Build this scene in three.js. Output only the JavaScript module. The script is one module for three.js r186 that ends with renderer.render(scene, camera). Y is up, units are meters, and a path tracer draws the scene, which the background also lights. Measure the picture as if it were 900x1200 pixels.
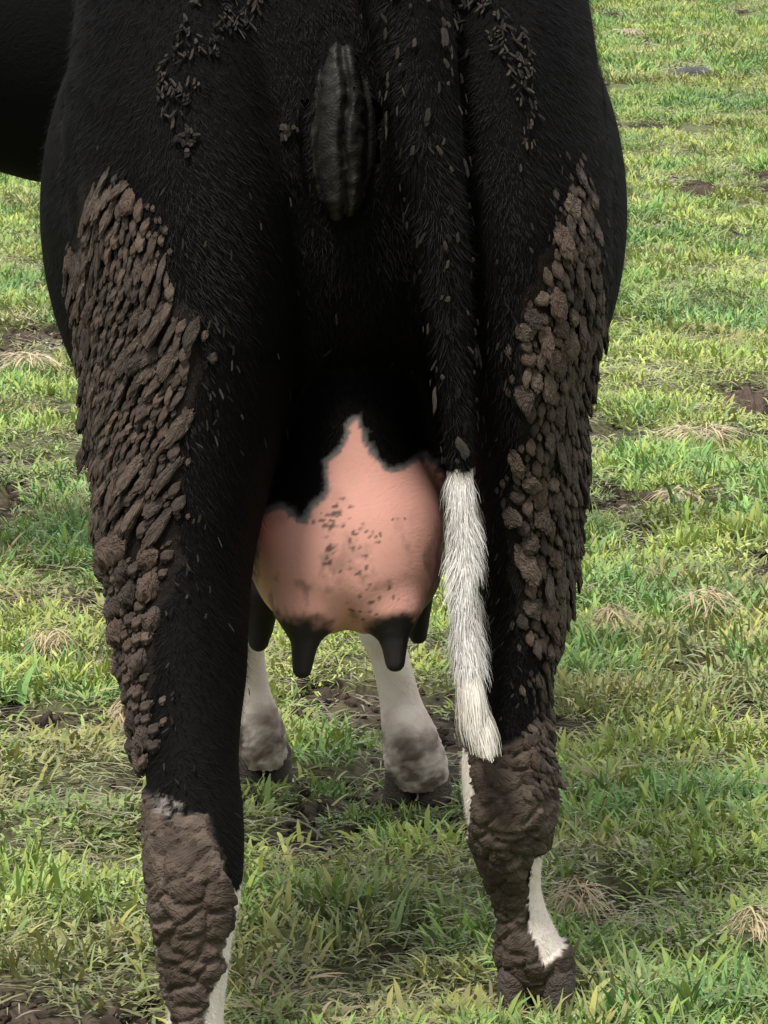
import * as THREE from 'three';
import { mergeGeometries } from 'three/addons/utils/BufferGeometryUtils.js';

// ------------------------------------------------------------------ camera, sky, sun, exposure
const FOCAL = 5400, HALF = 600, PITCH = Math.atan(751 / FOCAL);
const EYE = new THREE.Vector3(0, 1.318, 5.268);
const scene = new THREE.Scene();
const camera = new THREE.PerspectiveCamera(2 * Math.atan(HALF / FOCAL) * 180 / Math.PI, 0.75, 0.1, 2000);
camera.position.copy(EYE);
camera.rotation.set(-PITCH, 0, 0);

const renderer = new THREE.WebGLRenderer({ antialias: true });
renderer.toneMapping = THREE.LinearToneMapping;
renderer.toneMappingExposure = 2.9;
renderer.shadowMap.enabled = true;

{ // overcast sky: brighter overhead, soft cloud mottling
  const w = 256, h = 128, d = new Float32Array(w * h * 4);
  for (let j = 0; j < h; j++) for (let i = 0; i < w; i++) {
    const el = ((j + 0.5) / h - 0.5) * Math.PI, az = i / w * Math.PI * 2;
    const s = Math.max(0, Math.sin(el));
    const c = 0.04 * Math.sin(az * 3 + 5 * el) + 0.03 * Math.sin(az * 7 - 9 * el + 1) + 0.03 * Math.sin(az * 2 + 17 * el);
    const L = 0.46 * (0.45 + 0.75 * s) * (1 + c * Math.min(1, s * 4));
    const k = (j * w + i) * 4;
    d[k] = L * 0.985; d[k + 1] = L * 1.0; d[k + 2] = L * 1.05; d[k + 3] = 1;
  }
  const sky = new THREE.DataTexture(d, w, h, THREE.RGBAFormat, THREE.FloatType);
  sky.mapping = THREE.EquirectangularReflectionMapping; sky.magFilter = THREE.LinearFilter; sky.needsUpdate = true;
  scene.background = sky; scene.environment = sky;
}
const sun = new THREE.DirectionalLight(new THREE.Color(1, 0.955, 0.88), 1.5);
sun.position.set(-2.2, 9, 4.6); sun.target.position.set(0, 0, 0);
sun.castShadow = true; sun.shadow.radius = 24;
sun.shadow.mapSize.set(2048, 2048);
Object.assign(sun.shadow.camera, { left: -8, right: 8, top: 8, bottom: -8, near: 0.5, far: 40 });
scene.add(sun, sun.target);

// ------------------------------------------------------------------ helpers
let seed = 20240611;
const rnd = () => { seed = (seed + 0x6D2B79F5) | 0; let t = Math.imul(seed ^ (seed >>> 15), 1 | seed); t = (t + Math.imul(t ^ (t >>> 7), 61 | t)) ^ t; return ((t ^ (t >>> 14)) >>> 0) / 4294967296; };
const rr = (a, b) => a + (b - a) * rnd();
const gauss = () => Math.sqrt(-2 * Math.log(1 - rnd())) * Math.cos(6.2831853 * rnd());
const clamp = (x, a = 0, b = 1) => x < a ? a : x > b ? b : x;
const sstep = (a, b, x) => { x = clamp((x - a) / (b - a)); return x * x * (3 - 2 * x); };
const mix = (a, b, t) => a + (b - a) * t;
const hash3 = (x, y, z) => { let h = Math.imul(x, 374761393) ^ Math.imul(y, 668265263) ^ Math.imul(z, 1274126177); h = Math.imul(h ^ (h >>> 13), 1274126177); return ((h ^ (h >>> 16)) >>> 0) / 4294967296; };
function noise(x, y, z = 0) { // value noise, 0..1
  const X = Math.floor(x), Y = Math.floor(y), Z = Math.floor(z);
  let u = x - X, v = y - Y, w = z - Z; u = u * u * (3 - 2 * u); v = v * v * (3 - 2 * v); w = w * w * (3 - 2 * w);
  const l = (a, b, t) => a + (b - a) * t;
  return l(l(l(hash3(X, Y, Z), hash3(X + 1, Y, Z), u), l(hash3(X, Y + 1, Z), hash3(X + 1, Y + 1, Z), u), v),
    l(l(hash3(X, Y, Z + 1), hash3(X + 1, Y, Z + 1), u), l(hash3(X, Y + 1, Z + 1), hash3(X + 1, Y + 1, Z + 1), u), v), w);
}
const fbm = (x, y, z = 0, o = 3) => { let s = 0, a = 0.5, t = 0; for (let i = 0; i < o; i++) { s += a * noise(x, y, z); t += a; a *= 0.5; x *= 2.03; y *= 2.03; z *= 2.03; } return s / t; };
function cells(x, y, z) { // distance to the border between two cells (0 = on a crack) and the cell's own number
  const X = Math.floor(x), Y = Math.floor(y), Z = Math.floor(z); let a = 9, b = 9, id = 0;
  for (let i = -1; i < 2; i++) for (let j = -1; j < 2; j++) for (let k = -1; k < 2; k++) {
    const cx = X + i, cy = Y + j, cz = Z + k;
    const dx = cx + hash3(cx, cy, cz) - x, dy = cy + hash3(cx + 57, cy, cz) - y, dz = cz + hash3(cx, cy + 91, cz) - z;
    const d = Math.sqrt(dx * dx + dy * dy + dz * dz);
    if (d < a) { b = a; a = d; id = hash3(cx, cy, cz + 33); } else if (d < b) b = d;
  }
  return [b - a, id];
}
// sizes were read off the picture: a picture point and a distance along the field give a place in metres
const SP = Math.sin(PITCH), CP = Math.cos(PITCH);
function W(px, py, z) { const u = (px - 450) / FOCAL, v = -(py - 600) / FOCAL, dy = v * CP - SP, dz = -v * SP - CP, t = (z - EYE.z) / dz; return [EYE.x + u * t, EYE.y + dy * t]; }
function G(px, py) { const u = (px - 450) / FOCAL, v = -(py - 600) / FOCAL, dy = v * CP - SP, dz = -v * SP - CP, t = -EYE.y / dy; return [u * t, EYE.z + dz * t]; }
const poly = (pts, z) => pts.map(([a, b]) => W(a, b, typeof z === 'number' ? z : z(b)));
function inPoly(P, x, y) { let c = false; for (let i = 0, j = P.length - 1; i < P.length; j = i++) { const [xi, yi] = P[i], [xj, yj] = P[j]; if ((yi > y) !== (yj > y) && x < (xj - xi) * (y - yi) / (yj - yi) + xi) c = !c; } return c; }
function polyDist(P, x, y) { // signed, negative inside
  let m = 1e9; for (let i = 0, j = P.length - 1; i < P.length; j = i++) { const ax = P[j][0], ay = P[j][1], bx = P[i][0] - ax, by = P[i][1] - ay; const t = clamp(((x - ax) * bx + (y - ay) * by) / (bx * bx + by * by)); m = Math.min(m, Math.hypot(x - ax - bx * t, y - ay - by * t)); }
  return inPoly(P, x, y) ? -m : m;
}
const names = {};
function numbered(n) { const k = names[n] = (names[n] ?? -1) + 1; return k ? `${n}_${String(k).padStart(3, '0')}` : n; }
function top(o, name, label, category, group, kind) { o.name = numbered(name); o.userData = {}; if (label) Object.assign(o.userData, { label, category }); if (group) o.userData.group = group; if (kind) o.userData.kind = kind; scene.add(o); o.traverse(c => { c.castShadow = c.receiveShadow = true; }); return o; }
function part(parent, o, name, kind) { o.name = name; if (kind) o.userData.kind = kind; o.castShadow = o.receiveShadow = true; parent.add(o); return o; }

function grainTexture(n, scale, lo, hi, fn, srgb) { // tiling grain
  const d = new Uint8Array(n * n * 4);
  for (let j = 0; j < n; j++) for (let i = 0; i < n; i++) {
    const a = i / n * 6.2831853, b = j / n * 6.2831853, r = scale / 6.2831853;
    const v = clamp(mix(lo, hi, fn(Math.cos(a) * r + 40, Math.sin(a) * r + Math.cos(b) * r + 80, Math.sin(b) * r + 20))) * 255, k = (j * n + i) * 4;
    d[k] = d[k + 1] = d[k + 2] = v; d[k + 3] = 255;
  }
  const t = new THREE.DataTexture(d, n, n); t.wrapS = t.wrapT = THREE.RepeatWrapping; t.magFilter = THREE.LinearFilter; if (srgb) t.colorSpace = THREE.SRGBColorSpace; t.needsUpdate = true; return t;
}
const skinGrain = grainTexture(256, 60, 0, 1, (x, y, z) => fbm(x, y, z, 3));
const lumpGrain = grainTexture(256, 26, 0, 1, (x, y, z) => 0.6 * fbm(x, y, z, 4) + 0.4 * fbm(x * 3.1, y * 3.1, z * 3.1, 2));

// ------------------------------------------------------------------ the field
const hoofSpots = [];
const soilPx = [[795, 846, 208, 246], [874, 915, 198, 234], [835, 925, 443, 482], [838, 930, 486, 520], [750, 862, 762, 797], [-20, 34, 800, 852], [66, 132, 688, 732], [-30, 52, 556, 622], [20, 112, 470, 506], [96, 150, 540, 575], [655, 762, 1032, 1086], [470, 542, 1076, 1116], [120, 212, 1150, 1215], [252, 305, 1088, 1132], [698, 762, 556, 592], [700, 740, 6, 22], [850, 905, 4, 20], [345, 402, 780, 826], [712, 790, 610, 640], [735, 775, 40, 56], [0, 40, 375, 400], [560, 640, 500, 540], [880, 960, 640, 690], [-60, 10, 960, 1010], [600, 660, 1170, 1220], [760, 800, 1120, 1150], [60, 110, 1080, 1110], [400, 440, 1150, 1190], [855, 905, 1030, 1060], [700, 720, 130, 150], [760, 800, 255, 275], [745, 790, 375, 392], [700, 750, 300, 318]];
const soil = soilPx.map(([a, b, c, d]) => { const [x0, z0] = G(a, (c + d) / 2), [x1] = G(b, (c + d) / 2), z1 = G(0, c)[1], z2 = G(0, d)[1]; return [(x0 + x1) / 2, (z1 + z2) / 2, Math.abs(x1 - x0) / 2, Math.max(0.04, Math.abs(z2 - z1) / 2), rr(0.9, 1.05)]; });
function bare(x, z) { // 1 on bare earth
  let m = 0; const wob = (fbm(x * 9, z * 9, 3) - 0.5) * 0.9;
  for (const [cx, cz, rx, rz, s] of soil) { const q = Math.hypot((x - cx) / rx, (z - cz) / rz) + wob; m = Math.max(m, s * (1 - sstep(0.7, 1.2, q))); }
  const n = fbm(x * 2.1 + 7, z * 1.6 + 3, 9, 4);
  const n2 = fbm(x * 6.5 + 50, z * 4.2 + 8, 21, 3);
  return Math.max(m, 0.9 * sstep(0.61, 0.70, n), 0.95 * sstep(0.655, 0.72, n2));
}
function ground(x, z) {
  let h = (fbm(x * 1.3, z * 1.3, 1, 2) - 0.5) * 0.05 + (fbm(x * 5, z * 5, 5, 3) - 0.5) * 0.05;
  const b = bare(x, z); h -= b * (0.042 + 0.03 * (fbm(x * 22, z * 22, 2, 2) - 0.5)) - b * 0.02 * (fbm(x * 55, z * 55, 4, 2) - 0.5);
  h += (fbm(x * 0.06, z * 0.06, 8, 2) - 0.5) * 0.9 * sstep(14, 60, Math.hypot(x, z));
  let k = 0; for (const [hx, hz] of hoofSpots) k = Math.max(k, Math.exp(-((x - hx) ** 2 + (z - hz) ** 2) / 0.016));
  return h * (1 - k);
}
// hoof places in metres: right hind, left hind, right fore, left fore
const RH = [G(629, 1180)[0], 0.02], LH = [W(222, 1290, 0.4)[0], 0.4], RF = [G(489, 940)[0], G(489, 940)[1]], LF = [G(309, 915)[0], G(309, 915)[1]];
hoofSpots.push(RH, LH, RF, LF);
{
  const axis = (fine, step, far) => { const a = []; let s = step, v = fine; while (v < far) { s *= 1.16; v += s; a.push(v); } return a; };
  const xr = axis(2.2, 0.03, 500), xs = [...xr.map(v => -v).reverse()]; for (let v = -2.2; v <= 2.2001; v += 0.03) xs.push(v); xs.push(...xr);
  const zf = axis(10, 0.05, 900), zb = axis(1.6, 0.05, 120), zs = [...zf.map(v => -v).reverse()]; for (let v = -10; v <= 1.6001; v += 0.035) zs.push(v); zs.push(...zb);
  const pos = [], col = [], uv = [], idx = [];
  for (const z of zs) for (const x of xs) {
    pos.push(x, ground(x, z), z); uv.push(x * 1.3, z * 1.3);
    const b = bare(x, z), f = fbm(x * 14, z * 14, 4, 3), far = sstep(15, 45, Math.hypot(x, z - 5)), r = mix(0.075, 0.13, f), g = clamp((1 - b) * mix(0.5, 1, fbm(x * 6, z * 6, 6)));
    const gg = g * mix(.45, .9, far); col.push(mix(r * .6, 0.16, gg), mix(r * 0.42, 0.215, gg), mix(r * 0.28, 0.055, gg));
  }
  const nx = xs.length; for (let j = 0; j + 1 < zs.length; j++) for (let i = 0; i + 1 < nx; i++) { const a = j * nx + i; idx.push(a, a + nx, a + 1, a + 1, a + nx, a + nx + 1); }
  const g = new THREE.BufferGeometry(); g.setAttribute('position', new THREE.Float32BufferAttribute(pos, 3)); g.setAttribute('color', new THREE.Float32BufferAttribute(col, 3)); g.setAttribute('uv', new THREE.Float32BufferAttribute(uv, 2)); g.setIndex(idx); g.computeVertexNormals();
  top(new THREE.Mesh(g, new THREE.MeshStandardMaterial({ vertexColors: true, roughness: 0.95, bumpMap: lumpGrain, bumpScale: 0.05 })), 'ground', null, null, null, 'structure');
}

// ------------------------------------------------------------------ surfaces from distance fields
function surface(f, xs, ys, zs) {
  const nx = xs.length, ny = ys.length, nz = zs.length, B = 8, F = new Float32Array(nx * ny * nz), cell = new Int32Array(nx * ny * nz).fill(-1), act = [];
  const at = (i, j, k) => (k * ny + j) * nx + i;
  for (let k0 = 0; k0 < nz; k0 += B) for (let j0 = 0; j0 < ny; j0 += B) for (let i0 = 0; i0 < nx; i0 += B) {
    const i1 = Math.min(nx, i0 + B), j1 = Math.min(ny, j0 + B), k1 = Math.min(nz, k0 + B);
    const ie = Math.min(nx - 1, i1), je = Math.min(ny - 1, j1), ke = Math.min(nz - 1, k1);
    const d = f((xs[i0] + xs[ie]) / 2, (ys[j0] + ys[je]) / 2, (zs[k0] + zs[ke]) / 2), R = 0.5 * Math.hypot(xs[ie] - xs[i0], ys[je] - ys[j0], zs[ke] - zs[k0]);
    const skip = Math.abs(d) > R * 1.7 + 0.01;
    for (let k = k0; k < k1; k++) for (let j = j0; j < j1; j++) for (let i = i0; i < i1; i++) F[at(i, j, k)] = skip ? d : f(xs[i], ys[j], zs[k]);
    if (!skip) act.push([i0, i1, j0, j1, k0, k1]);
  }
  const pos = [], c = [0, 1, 2, 3, 4, 5, 6, 7], E = [[0, 1], [2, 3], [4, 5], [6, 7], [0, 2], [1, 3], [4, 6], [5, 7], [0, 4], [1, 5], [2, 6], [3, 7]];
  for (const [i0, i1, j0, j1, k0, k1] of act) for (let k = k0; k < Math.min(k1, nz - 1); k++) for (let j = j0; j < Math.min(j1, ny - 1); j++) for (let i = i0; i < Math.min(i1, nx - 1); i++) {
    let m = 0; for (let q = 0; q < 8; q++) { c[q] = F[at(i + (q & 1), j + ((q >> 1) & 1), k + (q >> 2))]; if (c[q] < 0) m++; }
    if (m === 0 || m === 8) continue;
    let n = 0, X = 0, Y = 0, Z = 0;
    for (const [a, b] of E) if ((c[a] < 0) !== (c[b] < 0)) { const t = c[a] / (c[a] - c[b]), ax = a & 1, ay = (a >> 1) & 1, az = a >> 2; X += ax + ((b & 1) - ax) * t; Y += ay + (((b >> 1) & 1) - ay) * t; Z += az + ((b >> 2) - az) * t; n++; }
    cell[at(i, j, k)] = pos.length / 3;
    pos.push(mix(xs[i], xs[i + 1], X / n), mix(ys[j], ys[j + 1], Y / n), mix(zs[k], zs[k + 1], Z / n));
  }
  const idx = [], quad = (a, b, d, e, flip) => { if (a < 0 || b < 0 || d < 0 || e < 0) return; flip ? idx.push(a, d, b, a, e, d) : idx.push(a, b, d, a, d, e); };
  for (const [i0, i1, j0, j1, k0, k1] of act) for (let k = Math.max(1, k0); k < Math.min(k1, nz - 1); k++) for (let j = Math.max(1, j0); j < Math.min(j1, ny - 1); j++) for (let i = Math.max(1, i0); i < Math.min(i1, nx - 1); i++) {
    const s = F[at(i, j, k)] < 0;
    if (s !== F[at(i + 1, j, k)] < 0) quad(cell[at(i, j - 1, k - 1)], cell[at(i, j, k - 1)], cell[at(i, j, k)], cell[at(i, j - 1, k)], !s);
    if (s !== F[at(i, j + 1, k)] < 0) quad(cell[at(i - 1, j, k - 1)], cell[at(i - 1, j, k)], cell[at(i, j, k)], cell[at(i, j, k - 1)], !s);
    if (s !== F[at(i, j, k + 1)] < 0) quad(cell[at(i - 1, j - 1, k)], cell[at(i, j - 1, k)], cell[at(i, j, k)], cell[at(i - 1, j, k)], !s);
  }
  const g = new THREE.BufferGeometry(); g.setAttribute('position', new THREE.Float32BufferAttribute(pos, 3)); g.setIndex(idx); g.computeVertexNormals(); return g;
}
const span = (a, b, s) => { const r = []; for (let v = a; v < b; v += s) r.push(v); return r; };
const smin = (a, b, k) => { const h = Math.max(k - Math.abs(a - b), 0) / k; return Math.min(a, b) - h * h * k * 0.25; };
function ell(x, y, rx, ry) { const a = x / rx, b = y / ry, k0 = Math.hypot(a, b), k1 = Math.hypot(a / rx, b / ry); return k1 < 1e-6 ? -Math.min(rx, ry) : k0 * (k0 - 1) / k1; }
function ell3(x, y, z, rx, ry, rz) { const a = x / rx, b = y / ry, c = z / rz, k0 = Math.hypot(a, b, c), k1 = Math.hypot(a / rx, b / ry, c / rz); return k1 < 1e-6 ? -Math.min(rx, ry, rz) : k0 * (k0 - 1) / k1; }
function cone(x, y, z, a, b, ra, rb) { const bx = b[0] - a[0], by = b[1] - a[1], bz = b[2] - a[2], px = x - a[0], py = y - a[1], pz = z - a[2], t = clamp((px * bx + py * by + pz * bz) / (bx * bx + by * by + bz * bz)); return Math.hypot(px - bx * t, py - by * t, pz - bz * t) - mix(ra, rb, t); }
function chain(x, y, z, P) { let d = 9; for (let i = 0; i + 1 < P.length; i++) d = Math.min(d, cone(x, y, z, P[i], P[i + 1], P[i][3], P[i + 1][3])); return d; }
// rows [t, c1, c2, r1, r2] with t rising, smoothed into a table
function tube(rows) {
  const N = 400, t0 = rows[0][0], t1 = rows[rows.length - 1][0], T = [];
  for (let i = 0; i <= N; i++) {
    const t = mix(t0, t1, i / N); let k = 0; while (k < rows.length - 2 && rows[k + 1][0] < t) k++;
    const p0 = rows[Math.max(0, k - 1)], p1 = rows[k], p2 = rows[k + 1], p3 = rows[Math.min(rows.length - 1, k + 2)], h = p2[0] - p1[0], u = (t - p1[0]) / h, o = [];
    for (let q = 1; q < 5; q++) { const m1 = (p2[q] - p0[q]) / (p2[0] - p0[0]) * h, m2 = (p3[q] - p1[q]) / (p3[0] - p1[0]) * h, u2 = u * u, u3 = u2 * u; o.push((2 * u3 - 3 * u2 + 1) * p1[q] + (u3 - 2 * u2 + u) * m1 + (-2 * u3 + 3 * u2) * p2[q] + (u3 - u2) * m2); }
    T.push(o);
  }
  return (t, a, b) => { const q = clamp((t - t0) / (t1 - t0)) * N, i = Math.min(N - 1, q | 0), f = q - i, A = T[i], B = T[i + 1]; const d = ell(a - mix(A[0], B[0], f), b - mix(A[1], B[1], f), mix(A[2], B[2], f), mix(A[3], B[3], f)), o = t < t0 ? t0 - t : t > t1 ? t - t1 : 0; return o > 0 ? Math.hypot(Math.max(d, 0), o) : d; };
}
const legTube = rows => tube(rows.map(([py, xl, xr, zc, rz]) => { const [a, y] = W(xl, py, zc), [b] = W(xr, py, zc); return [y, (a + b) / 2, zc, (b - a) / 2, rz]; }).sort((a, b) => a[0] - b[0]));

// ------------------------------------------------------------------ the muddy cow
const legL = legTube([[-90, 150, 340, -.2, .13], [-30, 100, 378, -.17, .21], [50, 84, 385, -.14, .245], [150, 74, 385, -.11, .265], [250, 80, 380, -.09, .27], [350, 94, 370, -.075, .265], [450, 104, 348, -.05, .25], [550, 113, 322, 0, .215], [650, 127, 299, .06, .18], [720, 138, 292, .12, .155], [790, 148, 289, .175, .133], [850, 160, 282, .23, .115], [900, 170, 280, .275, .103], [950, 175, 285, .32, .095], [1000, 175, 286, .355, .09], [1050, 179, 282, .38, .073], [1100, 187, 272, .392, .056], [1150, 195, 266, .397, .048], [1200, 197, 262, .4, .046], [1232, 190, 268, .4, .05], [1262, 190, 266, .395, .048]]);
const legR = legTube([[-90, 500, 640, -.2, .13], [-30, 470, 680, -.18, .21], [50, 460, 697, -.15, .245], [150, 468, 709, -.13, .262], [250, 475, 717, -.12, .27], [310, 480, 717, -.12, .268], [370, 490, 706, -.12, .26], [430, 505, 691, -.12, .25], [490, 518, 684, -.12, .23], [540, 528, 684, -.12, .21], [600, 538, 678, -.11, .185], [650, 544, 673, -.1, .165], [700, 549, 667, -.085, .145], [750, 552, 654, -.06, .125], [800, 552, 641, -.035, .108], [850, 546, 636, -.01, .095], [900, 541, 645, .01, .087], [940, 544, 647, .02, .084], [980, 554, 641, .018, .075], [1010, 565, 635, .014, .062], [1040, 577, 634, .006, .048], [1070, 587, 642, .002, .045], [1095, 588, 654, 0, .049], [1120, 586, 666, -.005, .052], [1150, 592, 666, -.02, .05]]);
const foreR = legTube([[420, 440, 570, -1.12, .12], [560, 405, 500, -1.14, .085], [650, 408, 470, -1.16, .058], [700, 413, 468, -1.17, .052], [737, 417, 472, -1.18, .042], [777, 435, 482, -1.19, .034], [820, 444, 494, -1.2, .035], [850, 447, 509, RF[1] + .005, .045], [880, 450, 520, RF[1], .05], [905, 454, 524, RF[1] - .01, .052], [922, 460, 520, RF[1] - .02, .048]]);
const foreL = legTube([[420, 200, 330, -1.22, .12], [540, 250, 335, -1.25, .085], [620, 275, 328, -1.28, .058], [690, 279, 318, -1.3, .045], [750, 279, 310, -1.32, .034], [800, 279, 315, LF[1] + .01, .033], [835, 280, 326, LF[1] + .005, .042], [860, 280, 333, LF[1], .048], [885, 282, 337, LF[1] - .01, .05], [900, 286, 334, LF[1] - .02, .045]]);
const torso = tube([[-1.62, -.04, 1.02, .05, .08], [-1.5, -.04, 1.0, .17, .24], [-1.3, -.045, .93, .25, .35], [-1.05, -.06, .88, .345, .42], [-.78, -.066, .87, .385, .44], [-.55, -.062, .92, .345, .40], [-.35, -.055, .96, .29, .34], [-.15, -.05, .99, .25, .29], [-.02, -.05, 1.01, .205, .25], [.05, -.05, 1.02, .14, .18], [.09, -.05, 1.02, .05, .07]].map(r => [r[0], r[1], r[2], r[3], r[4]]));
const at3 = (px, py, z) => [...W(px, py, z), z];
const neck = [[-.04, 1.08, -1.4, .2], [-.03, 1.15, -1.75, .13], [-.02, 1.2, -1.95, .115]], skull = [[-.02, 1.2, -1.98, .12], [-.01, 1.12, -2.2, .085], [0, 1.04, -2.4, .062]];
const earA = [[-.1, 1.27, -1.97, .03], [-.2, 1.26, -1.96, .045], [-.27, 1.24, -1.95, .015]], earB = [[.06, 1.27, -1.97, .03], [.16, 1.26, -1.96, .045], [.23, 1.24, -1.95, .015]];
const tail = [[...at3(455, -110, 0.02), .05], [...at3(468, -40, .10), .052], [...at3(490, 60, .135), .043], [...at3(503, 170, .155), .038], [...at3(520, 300, .16), .030], [...at3(531, 420, .155), .0225], [...at3(538, 535, .15), .0155], [...at3(541, 600, .15), .0145], [...at3(545, 700, .15), .013], [...at3(549, 790, .15), .012], [...at3(556, 845, .15), .012]];
const VULVA = at3(400, 153, .098), UD = at3(407, 636, -.13), ud2 = at3(408, 520, -.13);
const teats = [[at3(357, 722, -.035), at3(357, 752, -.03), at3(354, 784, -.027), .030, .0165, .0115], [at3(460, 720, -.035), at3(462, 750, -.03), at3(463, 776, -.027), .029, .0165, .0118], [at3(306, 700, -.22), at3(305, 735, -.22), at3(303, 752, -.22), .024, .0165, .0125], [at3(487, 700, -.24), at3(489, 728, -.24), at3(490, 744, -.24), .022, .015, .0115]];
const web = at3(412, 470, -.22);
function cowField(x, y, z) {
  let d = torso(z, x, y);
  d = smin(d, legL(y, x, z), .05); d = smin(d, legR(y, x, z), .05);
  if (z < -.6) { d = smin(d, foreL(y, x, z), .06); d = smin(d, foreR(y, x, z), .06); d = smin(d, chain(x, y, z, neck), .1); d = smin(d, chain(x, y, z, skull), .04); d = smin(d, Math.min(chain(x, y, z, earA), chain(x, y, z, earB)), .02); }
  if (z > -.6 && y < .95) {
    const ua = Math.abs(x - UD[0]) / .1165, ub = Math.abs(y - UD[1]) / .106, uc = Math.abs(z - UD[2]) / .145;
    let u = (Math.pow(ua ** 2.4 + ub ** 2.4 + uc ** 2.4, 1 / 2.4) - 1) * .108;
    u = smin(u, ell3(x - ud2[0], y - ud2[1], z - ud2[2], .085, .16, .12), .05);
    u += .006 * Math.exp(-(((x - UD[0]) / .014) ** 2)) * sstep(UD[1] + .05, UD[1] - .1, y); // the furrow between the two halves
    for (const [a, b, c, r0, r1, r2] of teats) u = smin(u, Math.min(cone(x, y, z, a, b, r0, r1), cone(x, y, z, b, c, r1, r2)), .028);
    d = smin(d, ell3(x - web[0], y - web[1], z - web[2], .17, .155, .14), .04);
    d = smin(d, u, .016);
  }
  if (z > -.3) {
    if (y > .75) {
      let v = ell3(x - VULVA[0], y - VULVA[1], z - VULVA[2], .028 * (1 + .12 * clamp((VULVA[1] - y) / .1, -1, 1)), .107, .036);
      v += .014 * Math.exp(-(((x - VULVA[0] - .004 - .003 * Math.sin(y * 60)) / .0042) ** 2));
      d = smin(d, v, .007);
      d += .012 * Math.exp(-(((Math.hypot((x - VULVA[0]) / .041, (y - VULVA[1]) / .117) - 1) / .09) ** 2)) * sstep(.02, .06, z);
    }
    d = smin(d, chain(x, y, z, tail), .012);
  }
  return d;
}
const cow = new THREE.Group();
const axZ = [...span(-2.52, -1.45, .016), ...span(-1.45, -.55, .009), ...span(-.55, .55, .0042)];
const coat = surface(cowField, span(-.52, .36, .0038), [...span(.02, .42, .0038), ...span(.42, .76, .0031), ...span(.76, 1.42, .0042)], axZ);

// markings, mud and skin, in the cow's own metres
const muddyL = poly([[100, 215], [132, 213], [166, 240], [192, 300], [205, 345], [232, 372], [236, 430], [214, 500], [212, 560], [216, 640], [198, 690], [178, 725], [172, 800], [186, 850], [188, 905], [192, 952], [158, 966], [120, 800], [95, 700], [85, 600], [80, 500], [70, 360], [85, 280]], py => mix(.1, .29, sstep(560, 900, py)));
const muddyR = poly([[680, 203], [695, 240], [704, 330], [715, 420], [720, 500], [720, 640], [700, 720], [680, 780], [660, 850], [665, 935], [600, 930], [612, 880], [632, 830], [622, 770], [607, 720], [598, 660], [597, 620], [605, 540], [608, 480], [612, 420], [616, 350], [634, 295], [660, 240]], .08);
const paleHair = poly([[174, 948], [192, 940], [214, 948], [216, 962], [198, 968], [178, 962]], .42), hockL = poly([[150, 940], [170, 952], [192, 948], [215, 958], [243, 958], [251, 988], [263, 1007], [267, 1044], [267, 1070], [265, 1103], [262, 1132], [250, 1150], [243, 1196], [240, 1300], [205, 1300], [204, 1193], [195, 1140], [184, 1104], [150, 1080]], .42);
const hockR = poly([[549, 880], [600, 868], [660, 840], [670, 960], [650, 1000], [626, 1002], [620, 1030], [619, 1080], [628, 1108], [640, 1120], [690, 1108], [690, 1230], [540, 1230], [590, 1090], [540, 1000], [552, 965]], .06);
const whiteR = poly([[624, 995], [640, 1000], [650, 1050], [668, 1090], [660, 1112], [636, 1128], [627, 1112], [618, 1080], [616, 1040]], .03);
const innerR = poly([[520, 872], [553, 876], [556, 915], [552, 945], [555, 975], [530, 980]], .02);
const pink = poly([[284, 625], [310, 608], [331, 597], [347, 613], [362, 611], [366, 595], [384, 578], [387, 564], [385, 542], [398, 532], [407, 520], [411, 498], [417, 491], [422, 505], [428, 523], [442, 542], [457, 553], [475, 554], [494, 545], [505, 556], [516, 575], [530, 590], [540, 700], [520, 790], [280, 790], [280, 700]], -.02);
const freckles = [];
for (const [px, py, n, s] of [[388, 608, 30, 8], [398, 598, 10, 6], [388, 640, 18, 4], [388, 655, 6, 4], [412, 622, 12, 7], [437, 626, 8, 5], [462, 606, 3, 6], [418, 645, 9, 6], [410, 668, 6, 6], [430, 712, 22, 16], [440, 690, 6, 16]])
  for (let i = 0; i < n; i++) { const p = W(px + gauss() * s, py + gauss() * s, 0); freckles.push([p[0], p[1], rr(.0008, .0023)]); }
const yTeat = W(400, 722, -.03)[1], yTailWhite = W(540, 553, .15)[1], yFore = W(450, 850, -1.2)[1], yForeHoof = W(450, 905, -1.2)[1], yHockWhite = W(270, 1044, .42)[1], yHoofR = W(600, 1112, 0)[1];
const COAT = [.0026, .0022, .0021], PINK = [.70, .355, .29], DIRTPINK = [.52, .27, .19], GREY = [.15, .135, .125], TEAT = [.020, .017, .016], WHITE = [.74, .655, .57], MUD = [.068, .049, .036], MUDDARK = [.018, .013, .010];
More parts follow.
